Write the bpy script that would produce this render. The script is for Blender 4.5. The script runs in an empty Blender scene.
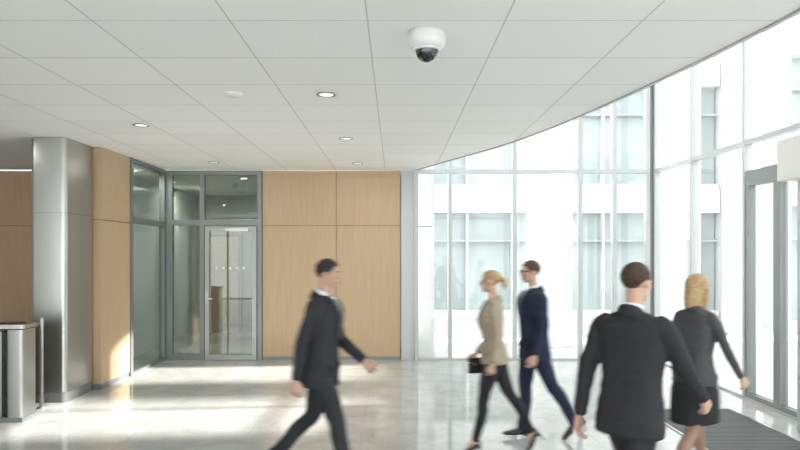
import bpy, bmesh, math, random
from mathutils import Vector, Matrix, noise
from mathutils.bvhtree import BVHTree
random.seed(4)
SC=bpy.context.scene
COL=SC.collection
R=math.radians

# ---------------------------------------------------------------- materials
def nt(name):
    m=bpy.data.materials.new(name); m.use_nodes=True
    return m,m.node_tree,m.node_tree.nodes['Principled BSDF']
def mat(name,c,rough=.5,metal=0,bump=0,bscale=200,spec=None,emit=None,estr=0,sheen=0,coat=0,var=0):
    m,t,b=nt(name)
    b.inputs['Base Color'].default_value=(*c,1); b.inputs['Roughness'].default_value=rough
    b.inputs['Metallic'].default_value=metal
    if spec is not None: b.inputs['Specular IOR Level'].default_value=spec
    if emit: b.inputs['Emission Color'].default_value=(*emit,1); b.inputs['Emission Strength'].default_value=estr
    if sheen: b.inputs['Sheen Weight'].default_value=sheen
    if coat: b.inputs['Coat Weight'].default_value=coat
    if bump or var:
        tc=t.nodes.new('ShaderNodeTexCoord'); n=t.nodes.new('ShaderNodeTexNoise')
        n.inputs['Scale'].default_value=bscale; n.inputs['Detail'].default_value=3
        t.links.new(tc.outputs['Object'],n.inputs['Vector'])
        if bump:
            bp=t.nodes.new('ShaderNodeBump'); bp.inputs['Strength'].default_value=bump; bp.inputs['Distance'].default_value=.004
            t.links.new(n.outputs['Fac'],bp.inputs['Height']); t.links.new(bp.outputs['Normal'],b.inputs['Normal'])
        if var:
            r=t.nodes.new('ShaderNodeValToRGB')
            r.color_ramp.elements[0].position=.3; r.color_ramp.elements[1].position=.7
            r.color_ramp.elements[0].color=(*[x*(1-var) for x in c],1); r.color_ramp.elements[1].color=(*[min(1,x*(1+var)) for x in c],1)
            t.links.new(n.outputs['Fac'],r.inputs['Fac']); t.links.new(r.outputs['Color'],b.inputs['Base Color'])
    return m
def glass(name,tint=(.93,.97,.96),refl=.03,gr=.0):
    m=bpy.data.materials.new(name); m.use_nodes=True; t=m.node_tree; t.nodes.clear()
    o=t.nodes.new('ShaderNodeOutputMaterial'); mx=t.nodes.new('ShaderNodeMixShader')
    tr=t.nodes.new('ShaderNodeBsdfTransparent'); tr.inputs['Color'].default_value=(*tint,1)
    g=t.nodes.new('ShaderNodeBsdfGlossy'); g.inputs['Roughness'].default_value=gr
    f=t.nodes.new('ShaderNodeLayerWeight'); f.inputs['Blend'].default_value=.5
    p=t.nodes.new('ShaderNodeMath'); p.operation='POWER'; p.inputs[1].default_value=5
    a=t.nodes.new('ShaderNodeMath'); a.operation='MULTIPLY_ADD'; a.inputs[1].default_value=.9; a.inputs[2].default_value=refl; a.use_clamp=True
    t.links.new(f.outputs['Facing'],p.inputs[0]); t.links.new(p.outputs[0],a.inputs[0]); t.links.new(a.outputs[0],mx.inputs['Fac'])
    t.links.new(tr.outputs[0],mx.inputs[1]); t.links.new(g.outputs[0],mx.inputs[2]); t.links.new(mx.outputs[0],o.inputs['Surface'])
    return m
def wood(name):
    m,t,b=nt(name); tc=t.nodes.new('ShaderNodeTexCoord'); mp=t.nodes.new('ShaderNodeMapping')
    mp.inputs['Scale'].default_value=(14,14,.7)
    n=t.nodes.new('ShaderNodeTexNoise'); n.inputs['Scale'].default_value=2.2; n.inputs['Detail'].default_value=7; n.inputs['Distortion'].default_value=.6
    n2=t.nodes.new('ShaderNodeTexNoise'); n2.inputs['Scale'].default_value=12; n2.inputs['Detail'].default_value=4
    r=t.nodes.new('ShaderNodeValToRGB'); e=r.color_ramp.elements
    e[0].position=.25; e[0].color=(.465,.325,.195,1); e[1].position=.78; e[1].color=(.545,.395,.25,1)
    mix=t.nodes.new('ShaderNodeMath'); mix.operation='MULTIPLY_ADD'; mix.inputs[1].default_value=.25
    t.links.new(tc.outputs['Object'],mp.inputs['Vector'])
    t.links.new(mp.outputs[0],n.inputs['Vector']); t.links.new(mp.outputs[0],n2.inputs['Vector'])
    t.links.new(n2.outputs['Fac'],mix.inputs[0])
    sc=t.nodes.new('ShaderNodeMath'); sc.operation='MULTIPLY'; sc.inputs[1].default_value=.78
    t.links.new(n.outputs['Fac'],sc.inputs[0]); t.links.new(sc.outputs[0],mix.inputs[2])
    t.links.new(mix.outputs[0],r.inputs['Fac']); t.links.new(r.outputs['Color'],b.inputs['Base Color'])
    b.inputs['Roughness'].default_value=.42
    return m
def gridmat(name,c,line,w,h,off,mort,rough,var=0.02,vscale=3,speck=0,spec=.5,perf=False):
    m,t,b=nt(name); tc=t.nodes.new('ShaderNodeTexCoord'); mp=t.nodes.new('ShaderNodeMapping')
    mp.inputs['Location'].default_value=(off[0],off[1],0)
    br=t.nodes.new('ShaderNodeTexBrick'); br.offset=0; br.squash=1
    br.inputs['Color1'].default_value=(*[x*(1-var) for x in c],1); br.inputs['Color2'].default_value=(*[min(1,x*(1+var)) for x in c],1)
    br.inputs['Mortar'].default_value=(*line,1); br.inputs['Scale'].default_value=1
    br.inputs['Mortar Size'].default_value=mort; br.inputs['Mortar Smooth'].default_value=.1; br.inputs['Bias'].default_value=0
    br.inputs['Brick Width'].default_value=w; br.inputs['Row Height'].default_value=h
    t.links.new(tc.outputs['Object'],mp.inputs['Vector']); t.links.new(mp.outputs[0],br.inputs['Vector'])
    last=br.outputs['Color']
    if perf:
        br2=t.nodes.new('ShaderNodeTexBrick'); br2.offset=0; br2.squash=1
        br2.inputs['Color1'].default_value=(.96,.96,.96,1); br2.inputs['Color2'].default_value=(.96,.96,.96,1); br2.inputs['Mortar'].default_value=(1,1,1,1)
        br2.inputs['Scale'].default_value=1; br2.inputs['Mortar Size'].default_value=.006; br2.inputs['Mortar Smooth'].default_value=.3
        br2.inputs['Brick Width'].default_value=.877/40; br2.inputs['Row Height'].default_value=.02
        t.links.new(mp.outputs[0],br2.inputs['Vector'])
        mu=t.nodes.new('ShaderNodeVectorMath'); mu.operation='MULTIPLY'
        t.links.new(last,mu.inputs[0]); t.links.new(br2.outputs['Color'],mu.inputs[1]); last=mu.outputs[0]
    if speck:
        for s,a in ((vscale,speck),(vscale*14,speck*.7)):
            n=t.nodes.new('ShaderNodeTexNoise'); n.inputs['Scale'].default_value=s; n.inputs['Detail'].default_value=6; n.inputs['Distortion'].default_value=.8
            t.links.new(tc.outputs['Object'],n.inputs['Vector'])
            rr=t.nodes.new('ShaderNodeMapRange'); rr.inputs['From Min'].default_value=.3; rr.inputs['From Max'].default_value=.7
            rr.inputs['To Min'].default_value=1-a; rr.inputs['To Max'].default_value=1+a*.4
            t.links.new(n.outputs['Fac'],rr.inputs['Value'])
            mm=t.nodes.new('ShaderNodeVectorMath'); mm.operation='SCALE'
            t.links.new(last,mm.inputs[0]); t.links.new(rr.outputs[0],mm.inputs['Scale']); last=mm.outputs[0]
    t.links.new(last,b.inputs['Base Color']); b.inputs['Roughness'].default_value=rough
    b.inputs['Specular IOR Level'].default_value=spec
    return m

M={}
M['ceil']=gridmat('ceiling_tiles',(.90,.895,.88),(.56,.56,.55),.877,.8,(.175,.6),.005,.7,perf=True)
M['floor']=gridmat('stone_floor',(.52,.52,.50),(.42,.42,.41),1.2,1.2,(.35,.2),.003,.055,.03,2.5,.16,.75)
M['white']=mat('white_paint',(.82,.82,.80),.6)
M['wood']=wood('oak_veneer')
M['joint']=mat('dark_joint',(.12,.09,.07),.7)
M['alu']=mat('aluminium_frame',(.46,.48,.48),.38,.35)
M['alud']=mat('grey_aluminium',(.22,.235,.23),.42,.4)
M['aluw']=mat('white_aluminium',(.50,.52,.52),.4,.1)
M['steel']=mat('brushed_steel',(.46,.46,.44),.3,.95,.15,60)
M['glass']=glass('clear_glass',(.975,.988,.983),.025)
M['glassg']=glass('green_tint_glass',(.75,.81,.77),.08)
M['grey']=mat('grey_wall',(.33,.34,.32),.6)
M['black']=mat('black_plastic',(.012,.012,.014),.25)
M['blackdome']=mat('black_dome',(.008,.008,.01),.06,coat=1)
M['plast']=mat('white_plastic',(.78,.78,.76),.35)
M['emit']=mat('lamp_glow',(1,1,1),.5,emit=(1,.96,.9),estr=.8)
M['matdark']=mat('mat_rubber',(.06,.06,.06),.8,0,.3,150)
M['matrib']=mat('mat_rib',(.19,.19,.19),.45,.5)
M['concrete']=gridmat('courtyard_stone',(.66,.66,.64),(.5,.5,.49),1.0,1.0,(0,0),.01,.8,.03)
M['bwhite']=mat('render_white',(.84,.85,.85),.7)
M['bglass']=mat('facade_glass',(.40,.465,.465),.15,.0,spec=.9,var=.2,bscale=.35)
M['exit']=mat('exit_sign_face',(.62,.66,.64),.4)
M['green']=mat('exit_green',(.42,.50,.46),.4)

# ---------------------------------------------------------------- mesh builder
class MB:
    def __init__(s,name): s.name=name; s.v=[]; s.f=[]; s.fm=[]; s.sm=[]; s.mats=[]
    def mi(s,m):
        if m not in s.mats: s.mats.append(m)
        return s.mats.index(m)
    def add(s,vs,fs,m,smooth=False,T=None):
        o=len(s.v); k=s.mi(m); flip=False
        if T is not None:
            vs=[T@Vector(p) for p in vs]; flip=T.determinant()<0
        s.v+= [tuple(p) for p in vs]
        for f in fs:
            g=[i+o for i in f]
            if flip: g.reverse()
            s.f.append(g); s.fm.append(k); s.sm.append(smooth)
    def box(s,x0,x1,y0,y1,z0,z1,m,T=None):
        vs=[(x,y,z) for z in (z0,z1) for y in (y0,y1) for x in (x0,x1)]
        s.add(vs,[(0,2,3,1),(4,5,7,6),(0,1,5,4),(2,6,7,3),(0,4,6,2),(1,3,7,5)],m,False,T)
    def rev(s,prof,c,m,seg=40,smooth=True):
        vs=[];fs=[]
        for r,z in prof:
            for i in range(seg):
                a=2*math.pi*i/seg; vs.append((c[0]+r*math.cos(a),c[1]+r*math.sin(a),c[2]+z))
        for j in range(len(prof)-1):
            for i in range(seg):
                a=j*seg+i;b=j*seg+(i+1)%seg; fs.append((a,b,b+seg,a+seg))
        fs.append(tuple(range(seg))[::-1]); n=(len(prof)-1)*seg; fs.append(tuple(range(n,n+seg)))
        s.add(vs,fs,m,smooth)
    def build(s,parent=None,loc=None,rotz=0,bevel=0,fixn=True):
        me=bpy.data.meshes.new(s.name); me.from_pydata(s.v,[],s.f)
        for m in s.mats: me.materials.append(m)
        me.polygons.foreach_set('material_index',s.fm); me.polygons.foreach_set('use_smooth',s.sm); me.update()
        if fixn:
            bm=bmesh.new(); bm.from_mesh(me); bmesh.ops.recalc_face_normals(bm,faces=bm.faces); bm.to_mesh(me); bm.free()
        ob=bpy.data.objects.new(s.name,me); COL.objects.link(ob)
        if parent: ob.parent=parent
        if loc: ob.location=loc
        ob.rotation_euler[2]=rotz
        if bevel:
            b=ob.modifiers.new('bevel','BEVEL'); b.width=bevel; b.segments=3; b.limit_method='ANGLE'
        return ob

# ---------------------------------------------------------------- room constants
ZC=3.39; YB=11.79; XL=-4.1; XR=4.64; YF=-4.0; ZT=7.0; XFL=-9.0
b=MB('floor'); b.box(XFL,XR+.1,YF,YB+.1,-.2,0,M['floor']); b.box(-4.9,.25,YB+.1,16,-.2,0,M['floor']); b.build()
b=MB('courtyard_ground'); b.box(XR+.11,30,YF-6,YB+.1,-.22,-.002,M['concrete']); b.box(.26,30,YB+.11,24,-.22,-.002,M['concrete']); b.build()

edge=[(2.40,YF),(2.45,0),(2.47,2.6),(2.45,3.99),(2.40,4.55),(2.335,5.1),(2.23,5.78),(2.07,6.69),(1.83,7.82),(1.44,9.13),(.875,10.5),(.36,YB-.02)]
def cr(P,sub):
    out=[]
    for i in range(len(P)-1):
        p0=P[max(i-1,0)];p1=P[i];p2=P[i+1];p3=P[min(i+2,len(P)-1)]
        for k in range(sub):
            t=k/sub
            out.append(tuple(.5*((2*p1[j])+(-p0[j]+p2[j])*t+(2*p0[j]-5*p1[j]+4*p2[j]-p3[j])*t*t+(-p0[j]+3*p1[j]-3*p2[j]+p3[j])*t**3) for j in range(len(p1))))
    out.append(tuple(P[-1])); return out
ec=cr(edge,5)
b=MB('ceiling'); n=len(ec)
vs=[];fs=[]
for z in (ZC,ZC+.35):
    for (x,y) in ec: vs+= [(XFL,y,z),(x,y,z)]
for i in range(n-1):
    a=2*i; fs.append((a,a+2,a+3,a+1)); a2=a+2*n; fs.append((a2,a2+1,a2+3,a2+2))
    fs.append((a+1,a+3,a2+3,a2+1)); fs.append((a,a2,a2+2,a+2))
fs.append((0,1,2*n+1,2*n)); fs.append((2*n-2,4*n-2,4*n-1,2*n-1))
b.add(vs,fs,M['ceil']); b.build()
b=MB('trim_1')
vs=[];fs=[]
for (x,y) in ec: vs+=[(x-.005,y,ZC-.012),(x+.03,y,ZC-.012),(x+.03,y,ZC+.36),(x-.005,y,ZC+.36)]
for i in range(n-1):
    for k in range(4): a=4*i+k; c=4*i+(k+1)%4; fs.append((a,c,c+4,a+4))
b.add(vs,fs,M['alu']); b.build()
b=MB('ceiling_atrium'); b.box(XFL,XR+.15,YF,YB+.1,ZT,ZT+.3,M['white']); b.build()

def panels_y(name,y,xs,zs,th=.12,gap=.008):
    b=MB(name); b.box(xs[0]+.002,xs[-1]-.002,y+.02,y+th,0,zs[-1],M['joint']); b.box(xs[0],xs[-1],y+.012,y+.03,0,.06,M['alud'])
    for i in range(len(xs)-1):
        for j in range(len(zs)-1):
            b.box(xs[i]+gap/2,xs[i+1]-gap/2,y,y+.03,zs[j]+(.06 if j==0 else gap/2),zs[j+1]-gap/2,M['wood'])
    return b.build()
panels_y('wall_back',YB,[-2.37,-1.05,.10],[0,2.40,ZC-.002])
panels_y('wall_back_side',YB,[XFL+.01,-7.6,-6.2,-4.92],[0,2.40,ZC-.002])
b=MB('wall_partition'); b.box(-4.90,-4.80,9.3,16,0,ZC-.002,M['white']); b.build()
b=MB('wall_left'); b.box(-4.25,XL-.02,9.24,10.20,0,ZC-.002,M['joint']); b.box(-4.79,-4.25,9.4,9.5,0,ZC-.002,M['joint'])
for z0,z1 in ((.08,2.37),(2.38,ZC-.004)): b.box(-4.26,XL,9.22,10.2,z0,z1,M['wood'])
b.box(-4.25,XL-.01,9.23,10.2,0,.08,M['alud']); b.build()
b=MB('wall_far_left'); b.box(XFL-.15,XFL-.002,YF,YB+.1,0,ZT,M['white']); b.build()
b=MB('wall_upper'); b.box(XFL,.10,YB+.13,YB+.25,ZC+.37,ZT-.01,M['white']); b.build()
b=MB('wall_corridor'); b.box(-4.8,.25,15.9,16.05,0,3.3,M['grey']); b.box(.12,.25,YB+.13,15.88,0,3.3,M['white'])
b.build()
b=MB('ceiling_corridor'); b.box(-4.79,.25,YB+.13,16.05,3.31,3.42,M['white']); b.box(-4.79,XL-.1,9.51,YB+.12,3.30,3.38,M['white']); b.build()
b=MB('door_3'); b.box(-4.55,-3.75,15.82,15.89,0,2.3,M['wood']); b.box(-4.62,-4.55,15.80,15.89,0,2.36,M['alud']); b.box(-3.75,-3.68,15.80,15.89,0,2.36,M['alud']); b.box(-4.55,-3.75,15.80,15.89,2.3,2.36,M['alud']); b.build()
b=MB('door_4'); b.box(-2.6,-1.6,15.82,15.89,0,2.4,M['white']); b.box(-2.68,-2.6,15.80,15.89,0,2.45,M['alud']); b.box(-1.6,-1.52,15.80,15.89,0,2.45,M['alud']); b.build()

# ---------------------------------------------------------------- facades
def facade_y(name,y,xs,zs,fm,gm,fw=.05,fd=.12,th=.012):
    b=MB(name)
    for i,x in enumerate(xs): b.box(x-fw/2,x+fw/2,y-fd/2,y+fd/2,zs[0],zs[-1],fm)
    for z in zs: b.box(xs[0]+fw/2,xs[-1]-fw/2,y-fd/2+.003,y+fd/2-.003,z-fw/2 if z>zs[0] else z,z+fw/2 if z<zs[-1] else z,fm)
    for i in range(len(xs)-1):
        for j in range(len(zs)-1): b.box(xs[i]+fw/2-.005,xs[i+1]-fw/2+.005,y-th/2,y+th/2,zs[j]+fw/2-.005,zs[j+1]-fw/2+.005,gm)
    return b.build()
def facade_x(name,x,ys,zs,fm,gm,fw=.05,fd=.12,th=.012,skip=()):
    b=MB(name)
    for i,y in enumerate(ys): b.box(x-fd/2,x+fd/2,y-fw/2,y+fw/2,zs[0],zs[-1],fm)
    for z in zs: b.box(x-fd/2+.003,x+fd/2-.003,ys[0]+fw/2,ys[-1]-fw/2,z-fw/2 if z>zs[0] else z,z+fw/2 if z<zs[-1] else z,fm)
    for i in range(len(ys)-1):
        for j in range(len(zs)-1):
            if (i,j) in skip: continue
            b.box(x-th/2,x+th/2,ys[i]+fw/2-.005,ys[i+1]-fw/2+.005,zs[j]+fw/2-.005,zs[j+1]-fw/2+.005,gm)
    return b.build()
facade_y('window_1',YB,[.38,.98,2.13,3.30,3.91,4.50],[0,3.36,ZT],M['aluw'],M['glass'],.07,.14)
YS=[YF,-2.16,-.61,.94,2.49,4.04,5.59,7.14,8.69,10.24,YB-.1]
facade_x('window_2',XR,YS,[0,3.36,ZT],M['aluw'],M['glass'],.06,.11,skip=((7,0),))
b=MB('trim_corner_post'); b.box(4.54,4.72,YB-.07,YB+.09,0,ZT,M['alud']); b.build(bevel=.01)
b=MB('trim_post'); b.box(.11,.34,YB-.03,YB+.12,0,ZC-.005,M['alu']); b.build(bevel=.005)
facade_y('window_4',YF-.1,[-8.9,-7,-5,-3,-1,1,3,4.6],[0,3.36,ZT],M['aluw'],M['glass'],.07,.14)
facade_x('window_3',XL-.03,[10.25,YB-.06],[0,2.42,ZC-.01],M['alud'],M['glassg'],.09,.10)
b=MB('door_1')
F=M['alud']; y0,y1=YB-.04,YB+.06
def bar(x0,x1,z0,z1,m=F,a=y0,c=y1): b.box(x0,x1,a,c,z0,z1,m)
bar(-4.07,-3.97,0,3.38); bar(-2.45,-2.375,0,3.38); bar(-3.48,-3.40,0,3.38)
for x0,x1 in ((-3.97,-3.48),(-3.40,-2.45)):
    bar(x0,x1,3.30,3.38); bar(x0,x1,2.40,2.50)
    b.box(x0,x1,YB+.005,YB+.015,2.5,3.3,M['glassg'])
bar(-3.97,-3.48,0,.10); b.box(-3.97,-3.48,YB+.005,YB+.015,.1,2.4,M['glassg'])
yl0,yl1=YB-.05,YB+.03
L=mat('door_leaf_frame',(.36,.375,.37),.4,.4)
b.box(-3.385,-3.31,yl0,yl1,.01,2.38,L); b.box(-2.54,-2.465,yl0,yl1,.01,2.38,L)
b.box(-3.31,-2.54,yl0,yl1,2.30,2.38,L); b.box(-3.31,-2.54,yl0,yl1,.01,.10,L)
b.box(-3.31,-2.54,YB-.015,YB-.005,.10,2.30,M['glassg'])
b.box(-3.37,-3.325,yl0-.012,yl0,1.0,1.22,M['steel']); b.box(-3.355,-3.335,yl0-.06,yl0-.012,1.09,1.11,M['steel']); b.box(-3.355,-3.22,yl0-.07,yl0-.05,1.09,1.11,M['steel'])
b.box(-3.0,-2.6,yl0-.05,yl0,2.30,2.35,M['steel'])
for i in range(5): b.box(-3.20+i*.12,-3.16+i*.12,YB-.018,YB-.016,1.62,1.66,M['plast'])
b.build()
b=MB('exit_sign'); b.box(-3.02,-2.74,YB+.40,YB+.45,3.06,3.22,M['exit']); b.box(-2.99,-2.90,YB+.396,YB+.40,3.08,3.20,M['green']); b.box(-2.89,-2.87,YB+.42,YB+.43,3.22,3.31,M['steel']); b.build()

b=MB('door_2')
Fd=M['alud']; x0,x1=XR-.05,XR+.05
b.box(x0,x1,7.18,8.65,2.86,2.98,Fd)
for yy in (7.18,7.87,7.94,8.57): b.box(x0,x1,yy,yy+.07,0,2.86,Fd)
for ya,yb_ in ((7.25,7.87),(8.01,8.57)):
    b.box(x0,x1,ya,yb_,0,.09,Fd); b.box(x0,x1,ya,yb_,2.78,2.86,Fd); b.box(XR-.006,XR+.006,ya,yb_,.09,2.78,M['glass'])
b.box(XR-.006,XR+.006,7.18,8.65,2.98,3.32,M['glass'])
b.build()
b=MB('entrance_vestibule')
b.box(4.12,4.56,4.9,7.12,2.68,3.12,M['plast'])
for yy in (7.02,4.95): b.box(4.33,4.42,yy,yy+.09,0,2.68,M['aluw'])
b.box(4.37,4.385,5.04,7.02,.08,2.6,M['glass']); b.box(4.35,4.40,5.04,7.02,0,.08,M['aluw']); b.box(4.35,4.40,5.04,7.02,2.6,2.68,M['aluw'])
b.build(bevel=.006)
b=MB('entrance_mat'); b.box(3.02,4.08,2.2,8.05,0,.008,M['matdark'])
k=2.24
while k<8.02:
    b.box(3.05,4.06,k,k+.018,.008,.013,M['matrib']); k+=.05
for q in ((3.0,3.03,2.18,8.07),(4.07,4.10,2.18,8.07)): b.box(*q,0,.014,M['steel'])
for q in ((3.03,4.07,2.18,2.21),(3.03,4.07,8.04,8.07)): b.box(*q,0,.014,M['steel'])
b.build()

b=MB('steel_column')
def rrect(x0,x1,y0,y1,r,z,seg=8):
    P=[]
    for cx,cy,a0 in ((x1-r,y1-r,0),(x0+r,y1-r,90),(x0+r,y0+r,180),(x1-r,y0+r,270)):
        for i in range(seg+1):
            a=R(a0+90*i/seg); P.append((cx+r*math.cos(a),cy+r*math.sin(a),z))
    return P
def prism(b,P,z0,z1,m):
    n=len(P); vs=[(p[0],p[1],z0) for p in P]+[(p[0],p[1],z1) for p in P]
    fs=[(i,(i+1)%n,(i+1)%n+n,i+n) for i in range(n)]
    b.add(vs,fs,m,True); b.add(vs,[tuple(range(n))[::-1],tuple(range(n,2*n))],m,False)
prism(b,rrect(-4.66,-4.20,8.42,9.20,.06,0),.13,2.42,M['steel'])
prism(b,rrect(-4.66,-4.20,8.42,9.20,.06,0),2.425,ZC-.005,M['steel'])
prism(b,rrect(-4.655,-4.205,8.425,9.195,.06,0),.0,.125,M['alud'])
prism(b,rrect(-4.65,-4.21,8.43,9.19,.06,0),.05,ZC-.006,M['joint'])
b.build()

# turnstile: long slim cabinet with recessed middle, sloped lid and a glass wing
b=MB('turnstile')
b.box(-5.9,-4.20,7.44,7.76,0,.05,M['alud'])
b.box(-5.60,-4.46,7.50,7.70,.05,1.02,M['steel'])
for xa,xb in ((-4.39,-4.21),(-5.89,-5.71)):
    prism(b,rrect(xa,xb,7.45,7.75,.03,0),.05,1.04,M['steel'])
b.box(-4.46,-4.39,7.48,7.72,.05,1.02,M['black']); b.box(-5.71,-5.60,7.48,7.72,.05,1.02,M['black'])
b.box(-5.89,-4.21,7.46,7.74,1.04,1.055,M['black'])
prism(b,rrect(-5.92,-4.18,7.43,7.77,.04,0),1.055,1.10,M['steel'])
b.box(-4.55,-4.30,7.50,7.70,1.10,1.112,M['black'])
b.box(-5.05,-4.62,7.77,7.782,.25,.98,M['glass']); b.box(-4.62,-4.58,7.68,7.79,.22,1.0,M['steel'])
b.build(bevel=.004)
b=MB('barrier_post'); b.rev([(.05,0),(.05,.02),(.024,.022),(.024,1.10),(.02,1.115)],(-4.35,8.12,0),M['steel'],20)
b.box(-4.90,-4.374,8.114,8.126,.15,1.02,M['glass']); b.box(-4.90,-4.374,8.108,8.132,1.02,1.05,M['steel'])
b.rev([(.05,0),(.05,.02),(.024,.022),(.024,1.10),(.02,1.115)],(-4.92,8.12,0),M['steel'],20)
b.build()

def lamp(name,type_,loc,energy,size=.1,color=(1,.95,.88),parent=None):
    l=bpy.data.lights.new(name,type_); l.energy=energy; l.color=color
    if type_=='AREA': l.size=size
    o=bpy.data.objects.new(name,l); COL.objects.link(o); o.location=loc
    if parent: o.parent=parent
    return o
for (x,y) in ((-.64,6.15),(-2.93,7.62),(-.63,8.50),(-2.95,10.74),(-.62,10.86),(-5.2,7.7),(-.64,3.2),(-2.9,3.2),(-2.9,0.5),(-.6,.5),(-5.2,3.5),(1.2,1.2),(-6.8,9.8)):
    b=MB('ceiling_downlight')
    b.rev([(.085,-.002),(.095,-.010),(.080,-.012),(.066,-.004)],(x,y,ZC),M['steel'],32)
    b.rev([(.0,-.0062),(.066,-.006),(.066,-.001)],(x,y,ZC),M['emit'],32)
    o=b.build()
    lamp('lamp','AREA',(x,y,ZC-.03),3,.08,parent=o)
b=MB('smoke_detector'); b.rev([(.09,0),(.09,-.015),(.06,-.03),(.0,-.032)],(-1.5,6.12,ZC),M['plast'],32); b.build()
b=MB('security_camera')
c=(.213,4.42,ZC)
b.rev([(.118,0),(.126,-.02),(.128,-.07),(.120,-.098),(.098,-.112),(.088,-.116),(.0,-.117)],c,M['plast'],48)
b.rev([(.080,-.11)]+[(.076*math.cos(R(a)),-.125-.078*math.sin(R(a))) for a in range(0,90,9)]+[(.002,-.203)],c,M['blackdome'],48)
b.rev([(.092,-.112),(.090,-.126),(.078,-.130),(.07,-.112)],c,M['plast'],48)
b.build()

def cbuild(name,x0,x1,y,zt=17,bay=1.35,dep=1.0):
    b=MB(name); b.box(x0,x1,y+.35,y+dep,0,zt,M['bglass'])
    if dep>1: b.box(x0-.05,x0,y+.35,y+dep,0,zt,M['bwhite'])
    z=0
    while z<zt:
        b.box(x0,x1,y,y+.36,z+3.1,z+3.75,M['bwhite']); b.box(x0,x1,y+.12,y+.36,z+2.25,z+2.3,M['aluw']); b.box(x0,x1,y+.05,y+.36,z,z+.2,M['bwhite']); z+=3.75
    x=x0; i=0
    while x<=x1:
        w=.13 if i%3==0 else .035
        b.box(x-w,x+w,y+(.0 if i%3==0 else .15)-.01,y+.36,0,zt,M['bwhite']); x+=bay; i+=1
    return b.build()
cbuild('courtyard_building',.8,9.6,19.5)
cbuild('courtyard_building',9.7,24,16.4,dep=4)
b=MB('sun_blocker'); b.box(17,21,-8,15,0,9.7,M['bwhite']); b.box(17.02,21,-8,8.5,9.7,13.5,M['bwhite']); b.box(17.02,21,10.45,11.35,9.7,13.5,M['bwhite'])  # unseen block added to shade the lobby; raised parts split the sun into streaks
for k in range(3):
    for j in range(9): b.box(16.96,17.02,-7.2+j*2.45,-5.6+j*2.45,.8+k*3.1,2.8+k*3.1,M['bglass'])
b.build()
b=MB('courtyard_wall')
for k in range(6): b.box(.30,.72,12.1,19.3,k*2.4,k*2.4+2.385,M['bwhite'])
b.build()
for (x,y,r) in ((3.20,13.7,.46),(6.95,16.6,.36),(8.2,15.6,.42)):
    b=MB('courtyard_column'); b.rev([(r+.04,0),(r+.04,.12),(r,.13),(r,15)],(x,y,0),M['bwhite'],48); b.build()

# ---------------------------------------------------------------- figures
def ring(c,u,v,n=28,e=2.0):
    out=[]
    for i in range(n):
        a=2*math.pi*i/n; ca,sa=math.cos(a),math.sin(a)
        out.append(c+u*(math.copysign(abs(ca)**(2/e),ca))+v*(math.copysign(abs(sa)**(2/e),sa)))
    return out
def loft(rings):
    n=len(rings[0]); vs=[p for r in rings for p in r]; fs=[]
    for j in range(len(rings)-1):
        for i in range(n):
            a=j*n+i; c=j*n+(i+1)%n; fs.append((a,c,c+n,a+n))
    fs.append(tuple(range(n))[::-1]); k=(len(rings)-1)*n; fs.append(tuple(range(k,k+n)))
    return vs,fs
def zloft(rows,n=32,e=2.3,sub=4):
    rr=cr(rows,sub); return loft([ring(Vector((0,r[3],r[0])),Vector((r[1],0,0)),Vector((0,r[2],0)),n,e) for r in rr])
def tube(P,rad,sub=5,n=18,flat=1.0,caps=True):
    pts=cr([(*p,r) for p,r in zip(P,rad)],sub)
    C=[Vector(p[:3]) for p in pts]; Rd=[p[3] for p in pts]
    T=[(C[min(i+1,len(C)-1)]-C[max(i-1,0)]).normalized() for i in range(len(C))]
    u=T[0].orthogonal().normalized(); rings=[]
    us=[]
    for i in range(len(C)):
        u=(u-T[i]*u.dot(T[i])).normalized(); us.append(u.copy())
    def rg(c,i,r): return ring(c,us[i]*r,T[i].cross(us[i])*r*flat,n)
    if caps:
        for a in (75,50,25): rings.append(rg(C[0]-T[0]*Rd[0]*math.sin(R(a))*.8,0,Rd[0]*math.cos(R(a))))
    for i in range(len(C)): rings.append(rg(C[i],i,Rd[i]))
    if caps:
        for a in (25,50,75): rings.append(rg(C[-1]+T[-1]*Rd[-1]*math.sin(R(a))*.8,len(C)-1,Rd[-1]*math.cos(R(a))))
    return loft(rings)
def ell(c,r,rot=None,n=24,m=14):
    rings=[]
    for j in range(1,m):
        a=math.pi*j/m-math.pi/2
        rings.append([Vector((r[0]*math.cos(a)*math.cos(2*math.pi*i/n),r[1]*math.cos(a)*math.sin(2*math.pi*i/n),r[2]*math.sin(a))) for i in range(n)])
    vs,fs=loft(rings)
    if rot: vs=[rot@v for v in vs]
    return [v+Vector(c) for v in vs],fs
def xf(p,T): return [T@Vector(v) for v in p[0]],p[1]
def remesh(parts,vox,smooth=4,wr=0,wscale=(9,9,5)):
    vs=[];fs=[]
    for p in parts:
        o=len(vs); vs+=[tuple(v) for v in p[0]]; fs+=[[i+o for i in f] for f in p[1]]
    me=bpy.data.meshes.new('tmp'); me.from_pydata(vs,[],fs)
    ob=bpy.data.objects.new('tmp',me); COL.objects.link(ob)
    r=ob.modifiers.new('r','REMESH'); r.mode='VOXEL'; r.voxel_size=vox
    if smooth: s=ob.modifiers.new('s','SMOOTH'); s.factor=.5; s.iterations=smooth
    dg=bpy.context.evaluated_depsgraph_get(); e=ob.evaluated_get(dg); m2=e.to_mesh()
    V=[v.co.copy() for v in m2.vertices]; N=[v.normal.copy() for v in m2.vertices]; Fc=[tuple(p.vertices) for p in m2.polygons]
    e.to_mesh_clear(); bpy.data.objects.remove(ob); bpy.data.meshes.remove(me)
    if wr:
        for i,v in enumerate(V):
            q=Vector((v.x*wscale[0],v.y*wscale[1],v.z*wscale[2]))
            d=noise.noise(q+Vector((1.7,3.1,.4)))+.5*noise.noise(q*2.3)
            V[i]=v+N[i]*wr*d
    return V,Fc
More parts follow.
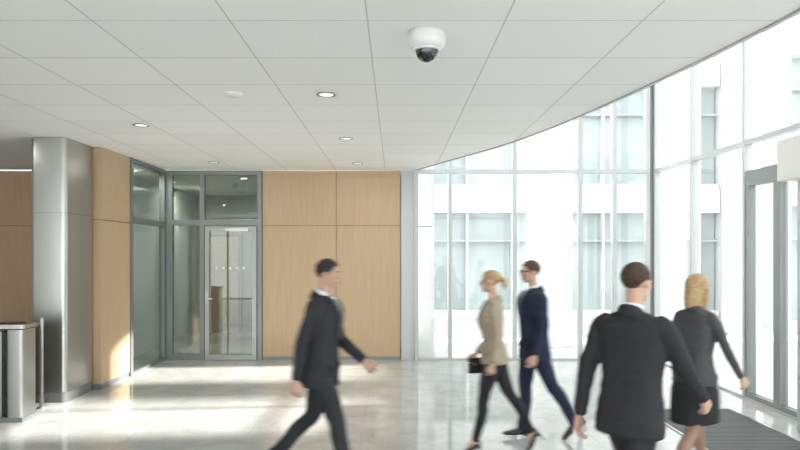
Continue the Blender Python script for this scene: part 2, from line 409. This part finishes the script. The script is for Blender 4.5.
def patch(bvh,rows,off,nc=8,skirt=.012):
    rr=cr(rows,4); vs=[];fs=[]
    for z,a,c in rr:
        for k in range(nc+1):
            x=a+(c-a)*k/nc
            hit=bvh.ray_cast(Vector((x,1,z)),Vector((0,-1,0)))
            if hit[0] is None: p=Vector((x,.05,z)); nn=Vector((0,1,0))
            else: p,nn=hit[0],hit[1]
            if nn.y<0: nn=-nn
            vs.append(p+nn*off)
    w=nc+1; nr=len(rr)
    for j in range(nr-1):
        for k in range(nc): a=j*w+k; fs.append((a,a+1,a+w+1,a+w))
    o=len(vs); vs+=[v-Vector((0,skirt,0)) for v in vs]
    bd=[(k) for k in range(w)]+[j*w+nc for j in range(1,nr)]+[(nr-1)*w+k for k in range(nc-1,-1,-1)]+[j*w for j in range(nr-2,0,-1)]
    for i in range(len(bd)): a=bd[i];c=bd[(i+1)%len(bd)]; fs.append((a,c,c+o,a+o))
    return vs,fs

SK=mat('skin',(.52,.325,.24),.5,0,.1,120)
LIP=mat('lips',(.42,.18,.15),.4); EW=mat('eye_white',(.7,.7,.68),.25); IR=mat('iris',(.06,.045,.035),.2)
SHIRT=mat('white_shirt',(.72,.73,.75),.75,0,.1,150)
LEATH=mat('black_leather',(.015,.014,.014),.3)

def head_parts(fem,hair,MBo,T,style,glasses=False,brow=None):
    k=.94 if fem else 1.0
    T=T@Matrix.Scale(.98 if not fem else .94,4)
    P=[ell((0,-.012,.03),(.076,.096,.085)),ell((0,.018,-.035),(.060*k,.070,.078)),ell((0,.064,-.096),(.024*k,.020,.019)),
       ell((0,.004,-.066),(.058*k,.062,.040)),tube([(0,.088,.014),(0,.101,-.014),(0,.109,-.030)],[.007,.009,.0115],3,12),
       ell((.010,.096,-.034),(.008,.010,.007)),ell((-.010,.096,-.034),(.008,.010,.007)),
       ell((.03,.078,.022),(.024,.011,.008)),ell((-.03,.078,.022),(.024,.011,.008)),
       ell((.036,.060,-.024),(.022,.018,.018)),ell((-.036,.060,-.024),(.022,.018,.018)),ell((0,.080,-.062),(.026,.014,.020)),
       tube([(0,-.02,-.04),(0,-.024,-.12),(0,-.04,-.215)],[.052*k,.053*k,.062*k],4,22)]
    for s in (1,-1): P.append(ell((s*.079,-.006,-.006),(.008,.018,.031),Matrix.Rotation(R(-12),3,'X')@Matrix.Rotation(R(s*-14),3,'Z')))
    V,Fc=remesh(P,.0048,3); MBo.add(V,Fc,SK,True,T)
    for s in (1,-1):
        MBo.add(*ell((s*.030,.0795,.004),(.0125,.0095,.0075)),EW,True,T); MBo.add(*ell((s*.030,.0865,.004),(.0055,.0045,.0055)),IR,True,T)
        MBo.add(*tube([(s*.014,.088,.021),(s*.032,.088,.026),(s*.048,.075,.020)],[.003,.0035,.002],3,8,),brow or hair,True,T)
        MBo.add(*tube([(s*.017,.0865,.011),(s*.030,.0905,.0135),(s*.044,.080,.010)],[.002,.0028,.002],3,8),SK if not fem else IR,True,T)
        MBo.add(*ell((s*.081,-.002,-.004),(.006,.010,.018)),SK,True,T)
    MBo.add(*ell((0,.0885,-.059),(.023,.008,.0045)),LIP,True,T); MBo.add(*ell((0,.0875,-.067),(.018,.008,.0055)),LIP,True,T)
    tab=[(0,.078),(30,.072),(50,.046),(64,.012),(72,-.014),(80,-.004),(88,.014),(104,.012),(118,-.02),(140,-.062),(180,-.072)]
    if fem: tab=[(0,.078),(30,.070),(52,.035),(70,.0),(84,.0),(104,-.02),(118,-.04),(140,-.07),(180,-.085)]
    def hl(th):
        th=abs(th)
        for (a,za),(c,zc) in zip(tab,tab[1:]):
            if a<=th<=c: return za+(zc-za)*(th-a)/(c-a)
        return tab[-1][1]
    rings=[]; n=84;m=60
    for j in range(1,m):
        a=math.pi*j/m-math.pi/2; rg=[]
        for i in range(n):
            b_=2*math.pi*i/n; d=Vector((math.cos(a)*math.cos(b_),math.cos(a)*math.sin(b_),math.sin(a)))
            p=Vector((d.x*.0815,d.y*.102,d.z*.089))
            th=math.degrees(math.atan2(d.x,d.y)); z=p.z+.034
            if z<.02: p.y*=(1-.15*min(1,(.02-z)/.08)) ; p.x*=(1-.10*min(1,(.02-z)/.08))
            st=noise.noise(Vector((d.x*26,d.y*26,d.z*7)))+.6*noise.noise(Vector((d.x*7+3,d.y*7,d.z*5)))
            f=1+.028*st+((.045*max(0,d.z-.2)*(1+.6*d.y)) if not fem else 0)
            zz=z-hl(th)+.008*noise.noise(Vector((d.x*30,d.y*30,7)))
            if zz<0: f*=max(.72,1+zz*7)
            rg.append(Vector((0,-.016,.034))+p*f)
        rings.append(rg)
    MBo.add(*loft(rings),hair,True,T)
    if style=='long':
        V,Fc=remesh([ell((0,-.035,.03),(.088,.088,.090)),tube([(0,-.060,.03),(0,-.078,-.07),(0,-.078,-.17),(0,-.070,-.25)],[.085,.080,.070,.035],5,28,.75),
             tube([(.066,-.01,.04),(.081,-.015,-.05),(.076,-.02,-.14),(.055,-.03,-.22)],[.022,.026,.026,.010]),
             tube([(-.066,-.01,.04),(-.081,-.015,-.05),(-.076,-.02,-.14),(-.055,-.03,-.22)],[.022,.026,.026,.010])],.006,5,.006,(50,50,4))
        MBo.add(V,Fc,hair,True,T)
    if style=='tied':
        V,Fc=remesh([ell((0,-.10,.030),(.032,.03,.03)),tube([(0,-.10,.030),(0,-.140,.010),(.01,-.150,-.04),(.01,-.135,-.09)],[.024,.032,.030,.012],5,20),
             tube([(.060,.03,.06),(.079,.02,.0),(.072,.02,-.05)],[.012,.016,.006]),tube([(-.060,.03,.06),(-.079,.02,.0),(-.072,.02,-.05)],[.012,.016,.006]),
             ell((0,-.03,.045),(.086,.090,.080))],.006,4,.005,(40,40,12))
        MBo.add(V,Fc,hair,True,T)
    if glasses:
        for s in (1,-1):
            pts=[(s*(.031+.023*math.cos(R(a))),.098-.006*abs(math.cos(R(a))),.003+.017*math.sin(R(a))) for a in range(0,361,30)]
            MBo.add(*tube(pts,[.0026]*len(pts),2,8),M['black'],True,T)
            MBo.add(*tube([(s*.054,.092,.008),(s*.075,.06,.010),(s*.084,.0,.012)],[.0028]*3,3,8),M['black'],True,T)
        MBo.add(*tube([(-.009,.100,.006),(0,.103,.008),(.009,.100,.006)],[.002]*3,2,8),M['black'],True,T)

def hand(MBo,W,d,fwd,inw,curl=1.0,sc=1.0):
    Z=-d.normalized(); Y=(inw-Z*inw.dot(Z)).normalized(); X=Y.cross(Z)
    if X.dot(fwd)<0: X=-X
    T=Matrix.Translation(W)@Matrix((X,Y,Z)).transposed().to_4x4()@Matrix.Scale(sc,4)
    rows=[(.02,.024,.020),(0,.027,.019),(-.03,.036,.018),(-.065,.044,.016),(-.090,.044,.0135),(-.098,.040,.009)]
    P=[loft([ring(Vector((0,0,r[0])),Vector((r[1],0,0)),Vector((0,r[2],0)),20,2.6) for r in cr(rows,3)])]
    for x,L,r,zr,cu in ((.0335,.072,.0088,-.084,1),(.0113,.082,.009,-.089,1.1),(-.0113,.075,.0088,-.088,1.25),(-.0335,.060,.0078,-.082,1.4)):
        p=Vector((x,.002,zr+.02)); a=R(6); pts=[p.copy()]; p=p+Vector((0,0,-.02)); pts.append(p.copy())
        for seg,da in ((.45,20),(.31,34),(.24,24)):
            a+=R(da*curl*cu); p=p+Vector((x*.05,math.sin(a),-math.cos(a)))*L*seg; pts.append(p.copy())
        P.append(tube(pts,[r,r,r*.98,r*.92,r*.8],3,12))
    P.append(tube([(.022,.002,-.020),(.043,.012,-.044),(.052,.024,-.072),(.050,.034,-.097)],[.014,.0125,.010,.0085],3,12))
    V,Fc=remesh(P,.0032,2); MBo.add(V,Fc,SK,True,T)
    return T

def move(ob,psi,dist=.11):
    """the figures are walking: constant velocity through the current frame"""
    d=Vector((-math.sin(R(psi)),math.cos(R(psi)),0))*dist; L0=ob.location.copy()
    for f in (0,2):
        ob.location=L0+d*(f-1); ob.keyframe_insert('location',frame=f)
    for fc in ob.animation_data.action.fcurves:
        for kp in fc.keyframe_points: kp.interpolation='LINEAR'
    ob.location=L0

def person(name,X,Y,psi,H,fem,pose,c,hair_style='short',glasses=False,skirt=False,lean=4,yaw=0,tie=None):
    o=MB(name); kx=.88 if fem else 1.0
    hipz=.94; th_l,sh_l=.435,.425
    Tt=Matrix.Translation((0,0,hipz))@Matrix.Rotation(R(-lean),4,'X')@Matrix.Translation((0,0,-hipz))
    Tt=Tt@Matrix.Rotation(R(pose.get('twist',0)),4,'Z')
    def leg(side,t,k,p):
        Hh=Vector((side*.088*(.95 if fem else 1),0,hipz-.02)); a=R(t)
        K=Hh+Vector((side*.004,math.sin(a),-math.cos(a)))*th_l
        b_=R(t-k); A=K+Vector((-side*.012,math.sin(b_),-math.cos(b_)))*sh_l
        return Hh,K,A,p
    heel=.065 if fem else 0
    def low(L):
        A,p=L[2],R(L[3]); pts=[(-.06,-.088-heel),(.11,-.088-heel),(.18,-.080-heel)]
        return min(A.z-y*math.sin(p)+z*math.cos(p) for y,z in pts)
    fr,bk=pose['front'],pose['back']
    Lf=leg(*fr); lo,hi=0,80; base=low(Lf)
    bs,bt,bk_k,bp=bk
    for _ in range(30):
        mid=(lo+hi)/2
        if low(leg(bs,bt,mid,bp))<base+pose.get('lift',0): lo=mid
        else: hi=mid
    Lb=leg(bs,bt,mid,bp)
    legs=[Lf,Lb]
    parts=[]; lr=[.098,.089,.068,.064,.058,.059] if not fem else [.094,.082,.056,.054,.044,.040]
    bare=skirt
    if bare: lr=[.085,.074,.052,.052,.036,.030]
    for (Hh,K,A,p) in legs:
        Lp=[Hh+Vector((0,-.005,.0)),Hh.lerp(K,.5)+Vector((0,.008,0)),K+Vector((0,.006,0)),K.lerp(A,.38)+Vector((0,-.014,0)),K.lerp(A,.78),A+(A-K).normalized()*(.03 if not fem else .0)]
        parts.append(tube(Lp,lr,5,24))
    pel=[(.81,.10*kx,.095,0),(.86,.158,.118,-.005),(.93,.160,.116,-.008),(1.0,.148*kx,.100,0),(1.08,.135*kx,.09,0)]
    parts.append(zloft(pel))
    V,Fc=remesh(parts,.0085,4,0 if bare else .007,(11,11,9)); o.add(V,Fc,SKT if bare else c['pants'],True)
    if skirt:
        mk=(Lf[1]+Lb[1])/2; d2=abs(Lf[1].y-Lb[1].y)/2
        rows=[(1.02,.118,.080,0),(.96,.145,.100,-.004),(.90,.164,.118,-.004),(.86,.176,.130,-.004),(.80,.180,.135+d2*.25,mk.y*.3),(.66,.172,.125+d2*.5,mk.y*.6),(.56,.160,.115+d2*.75,mk.y*.85),(.545,.156,.110+d2*.75,mk.y*.85)]
        V,Fc=remesh([zloft(rows)],.008,3,.004,(8,8,4)); o.add(V,Fc,c['pants'],True)
    for (Hh,K,A,p) in legs:
        Tf=Matrix.Translation(A)@Matrix.Rotation(-R(p),4,'X')
        if not fem:
            rows=[(-.075,.022,-.070,-.030),(-.068,.034,-.086,.005),(-.04,.040,-.088,.020),(.0,.042,-.088,.015),(.04,.043,-.088,-.010),(.09,.047,-.088,-.030),(.14,.048,-.088,-.043),(.18,.042,-.087,-.052),(.205,.028,-.085,-.060),(.214,.012,-.080,-.066)]
            rg=[ring(Vector((0,r[0],(r[2]+r[3])/2)),Vector((r[1],0,0)),Vector((0,0,(r[3]-r[2])/2)),20,2.7) for r in cr(rows,3)]
            o.add(*loft(rg),LEATH,True,Tf)
            o.box(-.038,.038,-.072,.0,-.092,-.078,LEATH,Tf)
            o.add(*tube([(0,0,.10),(0,0,.03),(0,.005,-.02)],[.038,.036,.036],3,16),M['black'],True,Tf)
        else:
            fp=[(-.052,.020,-.060,-.015),(-.045,.028,-.072,.0),(-.01,.029,-.088,-.006),(.03,.031,-.115,-.040),(.07,.036,-.142,-.078),(.11,.038,-.152,-.108),(.145,.032,-.153,-.125),(.175,.018,-.152,-.136),(.188,.006,-.150,-.142)]
            rg=[ring(Vector((0,r[0],(r[2]+r[3])/2)),Vector((r[1],0,0)),Vector((0,0,(r[3]-r[2])/2)),20,2.4) for r in cr(fp,3)]
            o.add(*loft(rg),LEATH,True,Tf)
            o.add(*tube([(0,-.040,-.060),(0,-.046,-.10),(0,-.047,-.150)],[.018,.008,.005],3,12,caps=False),LEATH,True,Tf)
            ft=remesh([tube([(0,0,.08),(0,-.006,.02),(0,-.014,-.035)],[.031,.032,.030],4,18),tube([(0,.0,-.005),(0,.04,-.042),(0,.075,-.082)],[.029,.027,.02],4,18)],.006,3)
            o.add(*ft,SKT if bare else SK,True,Tf)
    if not fem:
        rows=[(.775,.200,.154,0),(.80,.202,.156,0),(.90,.196,.146,-.002),(1.00,.184,.134,0),(1.10,.176,.127,.002),(1.20,.188,.132,.004),(1.30,.206,.138,.004),(1.38,.212,.136,0),(1.43,.200,.118,-.006),(1.465,.150,.092,-.012),(1.49,.095,.072,-.018),(1.505,.07,.060,-.02)]
        shx,shz,ua,fa=.196,1.412,.295,.262; ar=[.070,.068,.061,.054,.050,.043,.042]
    else:
        hz=pose.get('hem',.88)
        rows=[(hz,.184,.140,-.004),(hz+.02,.184,.140,-.004),(.96,.172,.128,-.004),(1.04,.148,.110,0),(1.10,.138,.104,.003),(1.18,.146,.112,.012),(1.27,.160,.128,.022),(1.34,.166,.120,.012),(1.40,.165,.104,-.002),(1.44,.140,.085,-.010),(1.475,.085,.065,-.016),(1.49,.058,.055,-.02)]
        shx,shz,ua,fa=.160,1.405,.285,.245; ar=[.056,.052,.046,.041,.039,.034,.032]
    tz=zloft(rows,36,2.35)
    bvh=BVHTree.FromPolygons([Vector(v) for v in tz[0]],tz[1])
    jp=[xf(tz,Tt)]
    hands={}
    for side,key in ((1,'R'),(-1,'L')):
        a,ab,e,inn=pose['arm'+key]
        S=Tt@Vector((side*shx,-.008,shz))
        def dr(sw,abd): sw=R(sw);abd=R(abd); return Vector((side*math.sin(abd),math.sin(sw)*math.cos(abd),-math.cos(sw)*math.cos(abd)))
        E=S+dr(a,ab)*ua; d=dr(a+e,-inn); Wr=E+d*fa
        jp.append(tube([S+Vector((-side*.03,0,.005)),S.lerp(E,.12),S.lerp(E,.5),E,E.lerp(Wr,.35),E.lerp(Wr,.75),Wr-d*.0],ar,5,22))
        o.add(*tube([Wr-d*.05,Wr+d*.012],[.033*(.84 if fem else 1)]*2,2,18,caps=False),SHIRT if c.get('cuff',True) else c['jacket'],True)
        o.add(*tube([Wr-d*.06,Wr+d*.03],[.026*(.84 if fem else 1)]*2,2,16),SK,True)
        hand(o,Wr+d*.028,(d+Vector((0,.05,-.1))).normalized(),Vector((0,1,0)),Vector((-side,.15,0)),pose.get('curl',1),.98 if not fem else .88)
        hands[key]=Wr+d*.028
    V,Fc=remesh(jp,.0085,4,.007,(9,9,15)); o.add(V,Fc,c['jacket'],True)
    zt,zb=(1.485,1.14) if not fem else (1.465,1.18)
    w=.052 if not fem else .045
    o.add(*patch(bvh,[(zt,-w,w),(zt-.06,-w*.98,w*.98),((zt+zb)/2,-w*.62,w*.62),(zb,-.004,.006)],.008),c.get('shirt',SHIRT),True,Tt)
    for s in (1,-1):
        rws=[(zt-.005,s*w*.95,s*(w+.022)),(zt-.07,s*w*.92,s*(w+.052)),(zt-.085,s*w*.88,s*(w+.030)),(zt-.10,s*w*.86,s*(w+.048)),((zt+zb)/2-.02,s*w*.55,s*(w+.020)),(zb,s*.0,s*.014)]
        o.add(*patch(bvh,rws,.013,6),c['lapel'],True,Tt)
        o.add(*patch(bvh,[(.955,s*.07,s*.15),(.93,s*.07,s*.15),(.905,s*.07,s*.15)],.010,6),c['lapel'],True,Tt)
    o.add(*patch(bvh,[(zb,-.002,.002),(1.0,-.002,.003),(rows[0][0]+.03,-.003,.006)],.0085,2),c['lapel'],True,Tt)
    for zz in ((zb-.02),(zb-.12)):
        o.add(*ell((0.012,bvh.ray_cast(Vector((.012,1,zz)),Vector((0,-1,0)))[0].y+.008,zz),(.008,.004,.008)),LEATH,True,Tt)
    if tie:
        o.add(*patch(bvh,[(zt-.02,-.016,.016),(zt-.05,-.013,.013),(zt-.06,-.018,.018),(zt-.2,-.028,.028),(zb+.02,-.012,.014)],.014,6),tie,True,Tt)
    nb=rows[-1][0]
    r0=.060 if not fem else .050
    if not fem:
        o.add(*loft([ring(Vector((0,-.022+y,nb+z)),Vector((r,0,0)),Vector((0,r,-r*.22)),28) for z,r,y in ((-.05,r0*1.35,-.004),(-.01,r0*1.16,0),(.024,r0*1.05,.003),(.032,r0*1.0,.003))]),SHIRT,True,Tt)
    o.add(*loft([ring(Vector((0,-.030,nb+z)),Vector((r,0,0)),Vector((0,r*.95,-r*.38)),28) for z,r in ((-.07,r0*1.75),(-.025,r0*1.45),(.002,r0*1.25),(.008,r0*1.18))]),c['lapel'],True,Tt)
    hc=Tt@Vector((0,.018,1.672 if not fem else 1.655))
    Th=Matrix.Translation(hc)@Matrix.Rotation(R(yaw),4,'Z')@Matrix.Rotation(R(pose.get('nod',-2)),4,'X')
    head_parts(fem,c['hair'],o,Th,hair_style,glasses,c.get('brow'))
    zs=[v[2] for v in o.v]; z0=min(zs); S=H/(max(zs)-z0)
    o.v=[(v[0]*S,v[1]*S,(v[2]-z0)*S) for v in o.v]
    ob=o.build(loc=(X,Y,0.001),rotz=R(psi),fixn=False)
    move(ob,psi)
    rz=Matrix.Rotation(R(psi),3,'Z')
    return ob,{k:rz@(Vector((v.x,v.y,v.z-z0))*S)+Vector((X,Y,0)) for k,v in hands.items()}

SKT=mat('stockings',(.28,.165,.12),.5)
char=mat('charcoal_wool',(.019,.021,.025),.85,0,.25,90); charl=mat('charcoal_lapel',(.014,.016,.02),.8)
navy=mat('navy_wool',(.008,.015,.042),.8,0,.25,90); navyl=mat('navy_lapel',(.006,.012,.033),.8)
dark=mat('dark_grey_wool',(.016,.017,.020),.85,0,.25,90); darkl=mat('dark_lapel',(.013,.014,.016),.8)
beige=mat('beige_jacket',(.35,.295,.215),.8,0,.2,90); beigel=mat('beige_lapel',(.31,.26,.19),.8)
greyj=mat('grey_jacket',(.062,.062,.067),.85,0,.25,90); greyl=mat('grey_lapel',(.052,.052,.057),.8)
blk=mat('black_trousers',(.010,.010,.013),.8,0,.2,90)
hb=mat('brown_hair',(.048,.027,.016),.75,0,.6,60,var=.45); hb2=mat('chestnut_hair',(.08,.04,.021),.75,0,.6,60,var=.4); hd=mat('dark_hair',(.022,.014,.010),.7,0,.6,60,var=.4)
blond=mat('blonde_hair',(.40,.265,.13),.55,0,.5,60,var=.35); tiem=mat('tie_silk',(.02,.025,.045),.4)

person('businessman',-.62,5.5,-102,1.865,False,dict(front=(1,21,6,-6),back=(-1,-15,25,38),armR=(-20,6,12,-4),armL=(14,4,38,10),twist=0),
       dict(jacket=char,lapel=charl,pants=char,hair=hd),tie=tiem,lean=4)
person('businessman',1.43,6.78,99,1.84,False,dict(front=(1,8,4,-2),back=(-1,-22,25,42),armR=(-10,5,12,0),armL=(-3,8,22,-2)),
       dict(jacket=navy,lapel=navyl,pants=navy,hair=hb2),glasses=True,tie=tiem,lean=2)
person('businessman',1.45,4.07,-48,1.855,False,dict(front=(-1,25,6,-4),back=(1,-20,25,40),armR=(28,11,20,-2),armL=(-20,10,12,-6)),
       dict(jacket=dark,lapel=darkl,pants=dark,hair=hb),lean=5,yaw=-8)
ob,hw=person('businesswoman',.94,6.25,84,1.75,True,dict(front=(-1,14,3,-2),back=(1,-22,30,35),armL=(-6,6,16,-2),armR=(2,4,34,4),hem=.84),
       dict(jacket=beige,lapel=beigel,pants=blk,hair=blond,brow=hb2,shirt=SHIRT,cuff=False),hair_style='tied',lean=2)
person('businesswoman',2.36,5.2,-62,1.75,True,dict(front=(-1,18,4,-2),back=(1,-18,25,30),armR=(20,12,14,-4),armL=(-6,4,10,-1),hem=.86),
       dict(jacket=greyj,lapel=greyl,pants=blk,hair=blond,brow=hb2,cuff=False),hair_style='long',skirt=True,lean=3)
h=hw['R']; b=MB('handbag')
prism(b,rrect(-.075,.075,-.02,.02,.015,0),-.15,0,LEATH)
b.box(-.055,.055,-.024,-.018,-.07,-.004,LEATH); b.box(-.01,.01,-.027,-.023,-.07,-.055,M['steel'])
bo=b.build(loc=(h.x-.01,h.y,h.z-.035),rotz=R(10)); move(bo,84)

# ---------------------------------------------------------------- light
w=bpy.data.worlds.new('world'); SC.world=w; w.use_nodes=True
bg=w.node_tree.nodes['Background']; bg.inputs['Color'].default_value=(.96,.98,1,1); bg.inputs['Strength'].default_value=3.0
s=bpy.data.lights.new('sun','SUN'); s.energy=13; s.angle=R(1.6); s.color=(1,.97,.92)
so=bpy.data.objects.new('sun',s); COL.objects.link(so); so.location=(15,5,10)
so.rotation_euler=Vector((-1,-.08,-math.tan(R(29)))).to_track_quat('-Z','Y').to_euler()
lamp('corridor_fill','AREA',(-2.3,13.8,3.28),12,1.2)  # added fill lights without fixtures, brighten the corridor behind the door
lamp('corridor_fill','AREA',(-4.45,11.0,3.28),20,.4)  # added fill, lifts the room behind the left glazing
lamp('corridor_fill','AREA',(-4.3,14.0,3.28),16,.5)
cam=bpy.data.cameras.new('camera'); co=bpy.data.objects.new('camera',cam); COL.objects.link(co)
co.location=(0,0,1.91); co.rotation_euler=(R(90),0,0); cam.sensor_width=36; cam.lens=660/800*36
cam.shift_x=5/800; cam.shift_y=28/800; cam.clip_start=.05
SC.camera=co
SC.frame_set(1)
SC.render.use_motion_blur=True; SC.render.motion_blur_shutter=.5
SC.view_settings.view_transform='Standard'; SC.view_settings.look='None'; SC.view_settings.exposure=.42
